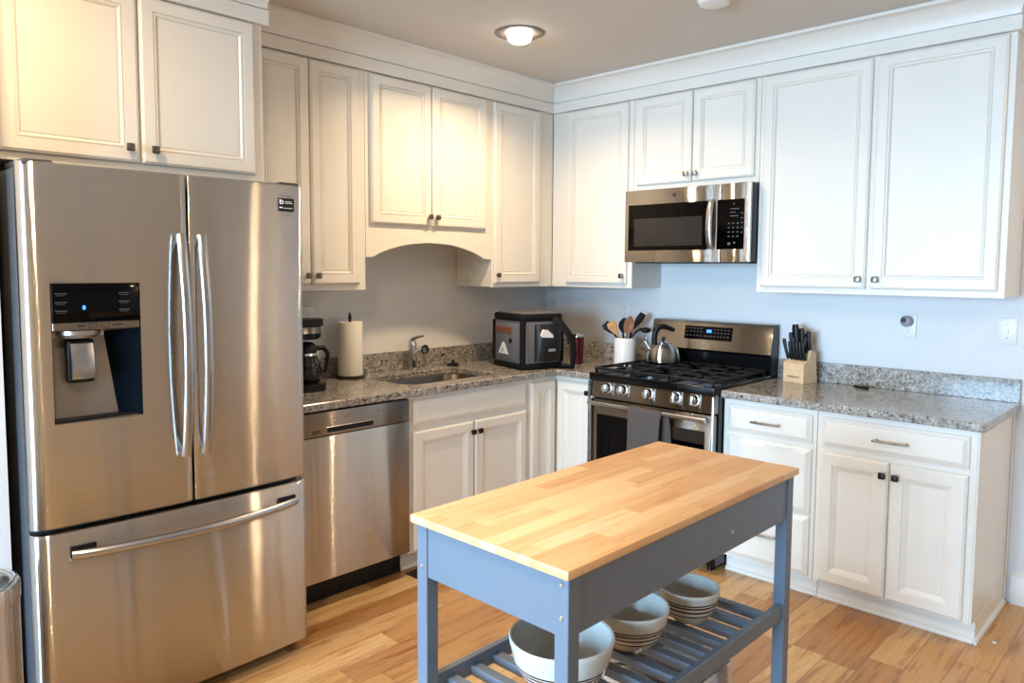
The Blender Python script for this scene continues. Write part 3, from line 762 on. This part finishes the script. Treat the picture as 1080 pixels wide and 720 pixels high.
obj('vent_cap', kb2, plain('dark_mauve_plastic', '#3c3944', .4), t)
# round dial on the cabinet flank over the sink
t = thing('cabinet_timer', 'round white dial stuck on the cabinet side above the sink', 'timer', (.112, -.8485, 1.457))
kb = MB().lathe([(.042, 0), (.044, .006), (.042, .014), (.034, .017), (.033, .012), (.001, .012)], seg=32)
obj('housing', MB().place(kb, (0, -.0005, 0), (R(90), 0, 0)), M['plastic_w'], t)
kb = MB().lathe([(.012, .012), (.012, .026), (.010, .028), (.001, .028)], seg=20)
obj('dial', MB().place(kb, (0, -.0005, 0), (R(90), 0, 0)), M['plastic_w'], t)
# ceiling fixtures
t = thing('recessed_ceiling_light', 'lit recessed lamp in the kitchen ceiling above the counter corner', 'ceiling light', (.903, -1.249, H))
obj('trim_ring', MB().lathe([(.062, -.0003), (.118, -.0003), (.118, -.004), (.108, -.007), (.070, -.003), (.062, -.001)], seg=40, cap0=False, cap1=False), M['lamp_trim'], t)
obj('bulb', MB().lathe([(.050, -.0005), (.058, -.010), (.060, -.022), (.052, -.038), (.034, -.048), (.001, -.052)], seg=32), M['bulb'], t)
lo = area('ceiling_lamp_light', (0, 0, -.056), (0, 0, 0), .10, .10, 13, WARM, 'DISK', 150); lo.parent = t
t = thing('smoke_detector', 'round white smoke detector on the ceiling', 'smoke detector', (1.815, -1.035, H))
obj('housing', MB().lathe([(.066, -.0005), (.066, -.012), (.060, -.026), (.045, -.032), (.001, -.033)], seg=36), M['plastic_w'], t)
obj('base_ring', MB().lathe([(.072, -.0004), (.072, -.007), (.0665, -.008)], seg=36, cap0=True, cap1=False), M['plastic_w'], t)

# ---------------------------------------------------------------- things on the left counter
t = thing('coffee_maker', 'black drip coffee maker with glass carafe beside the refrigerator', 'coffee maker', (.30, -2.062, CZ1+.0004))
obj('base', MB().prism(rrect(-.085, .085, -.10, .082, .06, 8), 'z', 0, .035), M['black'], t)
obj('tower', MB().box(-.08, .08, -.15, -.085, .0, .335, .012, 3), M['black'], t)
obj('brew_head', MB().lathe([(.060, .242), (.072, .252), (.072, .270)], seg=28).prism(rrect(-.07, .07, -.14, -.02, .02, 4), 'z', .2425, .2695), M['black'], t)
obj('steel_band', MB().lathe([(.0725, .2705), (.0725, .300), (.071, .302)], seg=28).box(-.07, .07, -.14, -.03, .2710, .3010), M['steel_d'], t)
obj('lid', MB().prism(rrect(-.076, .076, -.145, .080, .07, 8), 'z', .303, .336), M['blackm'], t)
cf = obj('carafe', MB().lathe([(.060, .038), (.070, .050), (.074, .085), (.066, .130), (.050, .165), (.047, .178)], (0, 0, 0), 28), plain('dark_carafe_glass', '#181512', .05, Transmission_Weight=.35), t)
obj('carafe_lid', MB().lathe([(.050, .1785), (.052, .195), (.045, .215), (.030, .226), (.001, .227)], seg=24), M['blackm'], cf)
obj('carafe_handle', MB().tube([(.02, .040, .196), (.03, .078, .198), (.032, .098, .17), (.030, .096, .12), (.026, .082, .075)], [.012, .012, .011, .010, .008], 12), M['blackm'], cf)
obj('carafe_band', MB().lathe([(.0485, .164), (.0515, .166), (.0490, .176)], seg=24, cap0=False, cap1=False), M['chrome'], cf)

t = thing('paper_towel_holder', 'dark upright paper towel holder beside the coffee maker', 'holder', (.105, -1.685, CZ1+.0004))
obj('base', MB().lathe([(.078, 0), (.078, .008), (.070, .012), (.008, .013)], seg=36), M['vent'], t)
obj('post', MB().lathe([(.007, .0135), (.007, .305), (.010, .315), (.006, .335), (.002, .345)], seg=16), M['vent'], t)
t = thing('paper_towel_roll', 'white paper towel roll on the upright holder', 'paper towels', (.105, -1.685, CZ1+.0146))
mb = MB(); pr = [(.0215, 0), (.063, 0), (.0645, .004), (.0645, .276), (.063, .280), (.0215, .280), (.0215, 0)]
mb.lathe(pr, seg=40, cap0=False, cap1=False); obj('paper', mb, M['paper'], t)
obj('core', MB().lathe([(.0195, .001), (.0212, .001), (.0212, .279), (.0195, .279), (.0195, .001)], seg=28, cap0=False, cap1=False), plain('cardboard', '#a98a63', .8), t)

# cooler bag in the corner
CW, CD_, CH = .325, .285, .318
t = thing('cooler_bag', 'grey and black soft cooler bag standing in the counter corner', 'bag', (.425, -.657, CZ1+.0004), R(-14))
def rbox(wd, dp, z0, z1, rad, rz=.012):
    mb = MB(); lp = []
    for z, q in ((z0, rz), (z0+rz*.3, rz*.3), (z0+rz, 0), (z1-rz, 0), (z1-rz*.3, rz*.3), (z1, rz)):
        lp.append([(x, y, z) for x, y in rrect(-wd/2+q, wd/2-q, -dp/2+q, dp/2-q, rad, 6)])
    return mb.loft(lp)
obj('body', rbox(CW, CD_, .012, CH-.034, .035, .015), M['bag_grey'], t)
obj('base_band', rbox(CW+.014, CD_+.014, 0, .036, .04, .008), M['bag_black'], t)
lid = obj('lid', rbox(CW+.010, CD_+.010, CH-.042, CH, .038, .010), M['bag_black'], t)
obj('lid_panel', rbox(CW-.03, CD_-.03, CH-.001, CH+.006, .03, .003), M['bag_lid'], lid)
for sx_ in (-1, 1):
    for sy_ in (-1, 1):
        cx, cy = sx_*(CW/2-.012), sy_*(CD_/2-.012)
        mb = MB().prism([(cx+a, cy+b) for a, b in rrect(-.0175, .0175, -.0175, .0175, .012, 4)], 'z', .0365, CH-.0425)
        obj('corner_piping', mb, M['bag_black'], t)
obj('front_pocket', MB().box(-.118, .112, -CD_/2-.008, -CD_/2+.002, .052, .258, .004, 2), M['bag_grey'], t)
yk = -CD_/2-.0085
obj('orange_tag', MB().box(-.112, .062, yk-.0025, yk+.0012, .205, .238, .001, 1).box(.045, .062, yk-.0025, yk+.0012, .172, .2045, .001, 1), M['orange'], t)
obj('zip_pull', MB().lathe([(.014, 0), (.014, .005), (.004, .006)], (0, 0, 0), 16), M['bag_black'], t)
COL.objects['zip_pull'].location = (.050, yk, .162); COL.objects['zip_pull'].rotation_euler = (R(90), 0, 0)
mb = MB()
mb.prism([(-.086, .080), (-.062, .080), (-.036, .118), (-.026, .102), (-.010, .080), (.026, .080), (-.018, .146), (-.038, .150)], 'y', yk-.0014, yk+.0004)
mb.prism([(-.052, .080), (-.020, .080), (-.037, .104)], 'y', yk-.0014, yk+.0004)
obj('mountain_logo', mb, M['white'], t, smooth=False)
obj('side_strip', MB().box(CW/2-.001, CW/2+.005, -CD_/2+.012, -CD_/2+.040, .035, .265, .002, 1), M['bag_grey'], t)
# bulging net pocket on the side with things in it
mb = MB(); lp = []
for k in range(9):
    s_ = k/8; z = .045+.215*s_; bl = .030+.022*math.sin(math.pi*(1-s_))
    lp.append([(CW/2-.002, -.060, z), (CW/2+bl*.75, -.050, z), (CW/2+bl, .0, z), (CW/2+bl, .06, z), (CW/2+bl*.7, .105, z), (CW/2-.002, .115, z)])
mb.loft(lp); obj('net_pocket', mb, M['mesh_pocket'], t, ang=70)
obj('pocket_label', MB().box(CW/2+.046, CW/2+.0495, .005, .055, .105, .145, .001, 1), M['inkgrey'], t)
mb = MB(); mb.prism([(-.046, .200), (-.028, .232), (-.004, .230), (.034, .200), (.036, .184), (-.040, .188)], 'x', CW/2+.030, CW/2+.052); obj('pocket_contents', mb, M['white'], t)
pts = [(CW/2+.010, .06, CH-.03), (CW/2+.040, .085, CH-.045), (CW/2+.070, .125, .21), (CW/2+.084, .15, .15), (CW/2+.084, .155, .08), (CW/2+.080, .15, .012), (CW/2+.02, .10, .010)]
obj('carry_strap', MB().tube(pts, .007, 8, sx=3.0, up=(1, 0, 0)), M['bag_black'], t)

t = thing('tumbler', 'dark red insulated tumbler behind the cooler bag strap', 'tumbler', (.560, -.352, CZ1+.0004))
obj('cup', MB().lathe([(.030, 0), (.033, .003), (.037, .12), (.040, .165)], seg=28), M['red'], t)
obj('rim', MB().lathe([(.0402, .1655), (.040, .178), (.036, .186), (.034, .181), (.001, .180)], seg=28), M['chrome'], t)

# ---------------------------------------------------------------- crock and utensils
cxk, cyk = .815, -.215
t = thing('utensil_crock', 'white cylindrical crock full of cooking utensils beside the range', 'crock', (cxk, cyk, CZ1+.0004))
obj('pot', MB().lathe([(.060, 0), (.064, .004), (.065, .01), (.065, .163), (.063, .168), (.059, .166), (.058, .158), (.057, .012), (.001, .010)], seg=40), M['ceramic'], t)
def utensil(name, label, foot, neck, tip, headw, headl, mat, kind='spatula', thick=.006):
    f, n_, q = Vector(foot), Vector(neck), Vector(tip)
    t = thing(name, label, 'utensil', tuple(f))
    obj('handle', MB().tube([(0, 0, 0), tuple((n_-f)*.5), tuple(n_-f)], [.006, .0055, .0065], 10), M[mat], t)
    ax = (q-n_).normalized(); view = (Vector(CAM)-q).normalized(); side = ax.cross(view).normalized(); nor = side.cross(ax).normalized()
    L = (q-n_).length; lp = []
    K = 10
    for k in range(K+1):
        s_ = k/K
        if kind == 'spoon': wv = headw/2*max(.12, math.sin(math.pi*min(.985, max(.02, s_*.96+.02))))**.7; bow = -.012*math.sin(math.pi*s_)
        else: wv = headw/2*(.22+.78*min(1, s_*1.5)**.8)*(1 if s_ < .9 else .88); bow = 0
        c = n_-f+ax*(L*s_)
        ring = []
        for j in range(10):
            a = 2*math.pi*j/10; ring.append(tuple(c+side*(wv*math.cos(a))+nor*(thick/2*math.sin(a)+bow*math.cos(a)**2*0+bow*(1-abs(math.cos(a))))))
        lp.append(ring)
    obj('head', MB().loft(lp), M[mat], t, ang=60)
    return t
B_ = (cxk, cyk, CZ1+.0125)
def P_(r_, up, f=0): return (cxk+.72*r_+.58*f, cyk+.69*r_-.82*f, CZ1+up)   # offset across the view, height above the counter
utensil('spatula', 'black-edged spatula fanned out furthest toward the cooler bag', (cxk+.03, cyk+.03, B_[2]), P_(-.066, .190, -.012), P_(-.126, .252, -.02), .056, .08, 'blackm')
utensil('wooden_spatula', 'pale wooden spatula leaning over the crock rim toward the cooler bag', (cxk+.02, cyk+.035, B_[2]), P_(-.048, .188, .012), P_(-.090, .262, .015), .060, .09, 'wood_l')
utensil('serving_spoon', 'black serving spoon standing behind the brown wooden spoon', (cxk+.0, cyk+.015, B_[2]), P_(-.014, .195, -.020), P_(-.006, .286, -.028), .062, .09, 'blackm', 'spoon')
utensil('wooden_spoon', 'brown wooden spoon standing upright in the middle of the crock', (cxk-.012, cyk-.022, B_[2]), P_(.012, .185, .020), P_(.030, .300, .026), .062, .10, 'wood_d', 'spoon', .009)
utensil('slotted_turner', 'black turner leaning toward the kettle, highest of the utensils', (cxk-.02, cyk-.005, B_[2]), P_(.042, .215, -.02), P_(.108, .312, -.03), .044, .09, 'blackm')
t = thing('ladle', 'black ladle drooping sideways out of the crock toward the kettle', 'utensil', (cxk-.03, cyk-.02, B_[2]))
o_ = Vector((cxk-.03, cyk-.02, B_[2]))
pts = [Vector(p)-o_ for p in ((cxk-.03, cyk-.02, B_[2]), P_(.038, .170), P_(.055, .195), P_(.078, .213), P_(.100, .222))]
obj('handle', MB().tube([tuple(p) for p in pts], [.005, .006, .007, .007, .008], 10), M['blackm'], t)
c_ = Vector(P_(.125, .214))-o_
obj('bowl', MB().ball(tuple(c_), .032, (1, 1, .55), 18), M['blackm'], t)

# ---------------------------------------------------------------- kettle on the rear grate
t = thing('kettle', 'round stainless tea kettle with black handle on the rear burner', 'kettle', (1.102, -.245, .9565))
obj('body', MB().lathe([(.080, 0), (.092, .006), (.096, .022), (.093, .048), (.082, .076), (.064, .098), (.042, .110), (.036, .112)], seg=40), M['steel'], t)
obj('lid', MB().lathe([(.040, .1115), (.041, .114), (.034, .119), (.012, .123)], seg=28), M['chrome'], t)
obj('lid_knob', MB().lathe([(.008, .1225), (.007, .130), (.013, .136), (.012, .144), (.001, .147)], seg=18), M['blackm'], t)
sd = Vector((-.72, -.69, 0))
obj('spout', MB().tube([tuple(sd*.070+Vector((0, 0, .070))), tuple(sd*.094+Vector((0, 0, .104))), tuple(sd*.104+Vector((0, 0, .125)))], [.020, .015, .013], 14), M['chrome'], t)
pts = [sd*.048+Vector((0, 0, .100)), sd*.052+Vector((0, 0, .145)), sd*.046+Vector((0, 0, .180)), sd*.025+Vector((0, 0, .203)), -sd*.002+Vector((0, 0, .206)), -sd*.03+Vector((0, 0, .196)), -sd*.062+Vector((0, 0, .184))]
obj('handle', MB().tube([tuple(p) for p in pts], [.012, .016, .018, .017, .016, .014, .011], 12), M['blackm'], t)
obj('whistle_trigger', MB().box(-.078, -.066, -.072, -.060, .128, .148, .003, 2), M['chrome'], t)

# ---------------------------------------------------------------- knife block and knives
bz = CZ1+.0004; ba = R(-17)
t = thing('knife_block', 'pale wooden knife block on the counter beside the range', 'knife block', (1.838, -.098, bz), ba)
# local: front face toward -y; low front step, taller back
mb = MB().prism([(-.052, 0), (-.052, .098), (-.014, .122), (.004, .168), (.036, .158), (.052, 0)], 'x', -.064, .064)
obj('block', mb, plain('pale_block_wood', '#dcbc94', .5, var=.10, scale=25), t, smooth=False)
mb = MB(); 
for k in range(9): mb.box(-.038+k*.0082, -.032+k*.0082, -.0527, -.0518, .026, .031)
mb.box(-.040, .040, -.0526, -.0518, .0335, .0345)
obj('lettering', mb, M['vent'], t, smooth=False)
def loc_to_w(x, y, z): return (1.838+x*math.cos(ba)-y*math.sin(ba), -.098+x*math.sin(ba)+y*math.cos(ba), bz+z)
def knife(label, x, y, z, lean_x, lean_y, L, wd, name='steak_knife', group=None):
    t = thing(name, label, 'knife', loc_to_w(x, y, z), ba, group)
    ax = Vector((lean_x, lean_y, 1)).normalized()
    pts = [ax*(L*s_)+Vector((0, -.004*math.sin(math.pi*s_), 0)) for s_ in (0, .15, .5, .85, 1)]
    obj('handle', MB().tube([tuple(p) for p in pts], [wd*.8, wd*.95, wd*.85, wd*1.05, wd*.8], 10, sx=.8, up=(1, 0, 0)), M['blackm'], t)
    obj('bolster', MB().tube([tuple(ax*(-.004)), tuple(ax*.002)], [wd*.7, wd*.7], 10, sx=.5, up=(1, 0, 0)), M['chrome'], t)
ords = ['first', 'second', 'third', 'fourth', 'fifth', 'sixth']
for k in range(6):
    knife('black steak knife, %s from the range in the low front row of the block' % ords[k], -.050+k*.020, -.032, .1185, -.06 if k else -.22, -.12, .094+(.012 if k == 0 else 0), .0108)
knife('thin black paring knife nearest the range in the raised back row', -.044, -.004, .150, -.12, -.10, .106, .0115, 'paring_knife')
knife('widest and tallest black chef knife of the raised back row', -.008, -.006, .144, -.10, -.10, .156, .0195, 'chef_knife')
knife('black carving knife in the back row beside the kitchen shears', .020, -.005, .147, -.05, -.08, .134, .0145, 'carving_knife')
knife('black bread knife standing at the far end of the back row', .047, .008, .1685, -.05, -.06, .098, .013, 'bread_knife')
t = thing('kitchen_shears', 'black kitchen shears between the carving and bread knives', 'scissors', loc_to_w(.034, -.002, .154), ba)
for sg in (-1, 1):
    rp = [(sg*.0075, .020*math.cos(a)*.55, .060+.034*math.sin(a)) for a in [2*math.pi*k/20 for k in range(20)]]
    obj('finger_loop', MB().tube(rp, .0045, 8, closed=True).cyl((sg*.004, 0, 0), (sg*.0075, 0, .028), .005, seg=8), M['blackm'], t)

t = thing('pocket_knife', 'small folded black pocket knife lying on the counter by the backsplash', 'pocket knife', (2.140, -.088, CZ1+.0004), R(-30))
obj('handle', MB().box(-.045, .045, -.009, .009, .0, .011, .004, 2), M['blackm'], t)
obj('clip', MB().box(-.038, .012, -.003, .003, .0112, .0128), M['inkgrey'], t, smooth=False)

# ---------------------------------------------------------------- kitchen cart
IX0, IX1, IY0, IY1 = 2.043, 2.534, -2.823, -1.747
t = thing('kitchen_cart', 'blue-grey kitchen cart with butcher block top and slatted shelf', 'cart', ((IX0+IX1)/2, (IY0+IY1)/2, 0))
cxi, cyi = (IX0+IX1)/2, (IY0+IY1)/2
hx, hy = (IX1-IX0)/2, (IY1-IY0)/2
obj('top', MB().box(-hx, hx, -hy, hy, .880, .900, .003, 2), M['butcher'], t)
LX, LY = hx-.010, hy-.014; LT = .036
for sx_ in (-1, 1):
    for sy_ in (-1, 1):
        a, b = sorted((sx_*LX, sx_*(LX-LT))); c, e = sorted((sy_*LY, sy_*(LY-LT)))
        obj('leg', MB().box(a, b, c, e, .0005, .8795, .0015, 1), M['island'], t, smooth=False)
AZ0, AZ1 = .752, .8795
for sx_ in (-1, 1):
    a, b = sorted((sx_*(LX-.004), sx_*(LX-.022))); obj('side_apron', MB().box(a, b, -LY+LT+.0005, LY-LT-.0005, AZ0, AZ1, .001, 1), M['island'], t, smooth=False)
for sy_ in (-1, 1):
    a, b = sorted((sy_*(LY-.003), sy_*(LY-.021))); obj('end_apron', MB().box(-LX+LT+.0005, LX-LT-.0005, a, b, AZ0, AZ1, .001, 1), M['island'], t, smooth=False)
SZ = .488
for sx_ in (-1, 1):
    a, b = sorted((sx_*(LX-.006), sx_*(LX-.026))); obj('shelf_rail', MB().box(a, b, -LY+LT+.0005, LY-LT-.0005, SZ-.042, SZ+.004, .0015, 1), M['island'], t, smooth=False)
NS = 12
for k in range(NS):
    yy = -LY+LT+.012+(2*(LY-LT)-.024)*(k+.5)/NS
    obj('shelf_slat', MB().box(-LX+.0265, LX-.0265, yy-.0145, yy+.0145, SZ-.040, SZ-.016, .0015, 1), M['island'], t, smooth=False)
def screw(x, y, z, dx, dy):
    return MB().cyl((x, y, z), (x+dx*.002, y+dy*.002, z), .0055, .004, 14)
for x in (-LX+.018, LX-.018):
    for z in (.792, .862) if x > 0 else (.775,): obj('screw', screw(x, -LY-.0003, z, 0, -1), M['screw'], t)
obj('screw', screw(LX-.0037, .155, .800, 1, 0), M['screw'], t)

def bowl(label, x, y, rad, h):
    t = thing('mixing_bowl', label, 'bowl', (x, y, SZ-.0158), 0)
    k = h/.115
    pr = [(rad*.52, 0), (rad*.56, .004), (rad*.74, h*.22), (rad*.90, h*.50), (rad*.975, h*.80), (rad, h*.90), (rad*1.01, h*.97), (rad*.99, h)]
    inn = [(rad*.95, h*.985), (rad*.93, h*.85), (rad*.85, h*.50), (rad*.68, h*.22), (rad*.40, h*.09), (.001, h*.08)]
    o = obj('outer_shell', MB().lathe(pr+[(rad*.952, h*.987)], seg=48, cap1=False), M['bowl'], t, ang=50)
    obj('inner_glaze', MB().lathe(inn, seg=48, cap0=False, cap1=True), M['bowl_in'], t, ang=50)
    return t
bowl('largest striped cream mixing bowl, nearest on the cart shelf', 2.300, -2.560, .128, .128)
bowl('middle-sized striped cream mixing bowl on the cart shelf', 2.303, -2.275, .104, .110)
bowl('smallest striped cream mixing bowl, furthest along the cart shelf', 2.338, -2.030, .088, .098)

# steel bin standing under the cart shelf
t = thing('steel_bin', 'low brushed steel bin standing on the floor under the cart shelf', 'bin', (2.25, -2.02, .0005))
lp = []
for z, q in ((0, .006), (.006, 0), (.285, 0), (.300, .004)): lp.append([(x, y, z) for x, y in rrect(-.15+q, .15-q, -.19+q, .19-q, .05, 8)])
obj('body', MB().loft(lp), M['steel'], t)
lp = []
for z, q in ((.3005, .006), (.315, .004), (.325, .012), (.328, .03)): lp.append([(x, y, z) for x, y in rrect(-.15+q, .15-q, -.19+q, .19-q, .05, 8)])
obj('lid', MB().loft(lp), M['steel_d'], t)

# trash can beside the refrigerator
t = thing('trash_can', 'round stainless trash can with domed lid beside the refrigerator', 'trash can', (1.085, -3.555, .0005))
obj('body', MB().lathe([(.137, 0), (.139, .012), (.139, .600)], seg=48), M['steel'], t)
obj('base_ring', MB().lathe([(.1395, .0), (.142, .004), (.142, .024), (.1395, .028)], seg=48, cap0=False, cap1=False), M['blackm'], t)
ld = obj('lid', MB().lathe([(.141, .6005), (.142, .604), (.142, .640), (.138, .650), (.124, .653), (.118, .648), (.100, .651), (.05, .658), (.001, .660)], seg=48), M['steel'], t)
obj('lid_ring', MB().tube([(.128*math.cos(a), .128*math.sin(a), .6545) for a in [2*math.pi*k/48 for k in range(48)]], .003, 8, closed=True), M['chrome'], ld)

# floor register in front of the sink cabinet, and crumbs
t = thing('floor_vent', 'dark metal floor register in front of the sink cabinet', 'floor vent', (.655, -1.575, .0003), R(0))
mb = MB().box(-.055, .055, -.14, .14, 0, .004, .0015, 1); obj('frame', mb, M['vent'], t)
mb = MB()
for k in range(12): mb.box(-.040, .040, -.118+k*.0205, -.108+k*.0205, .0042, .0052)
obj('louvres', mb, M['blackm'], t, smooth=False)
tag(obj('crumb', MB().ball((2.825, -.49, .0045), .007, (1.4, .9, .6), 10), M['plastic_w']), 'tiny white crumb on the floor by the end cabinet', 'crumb')
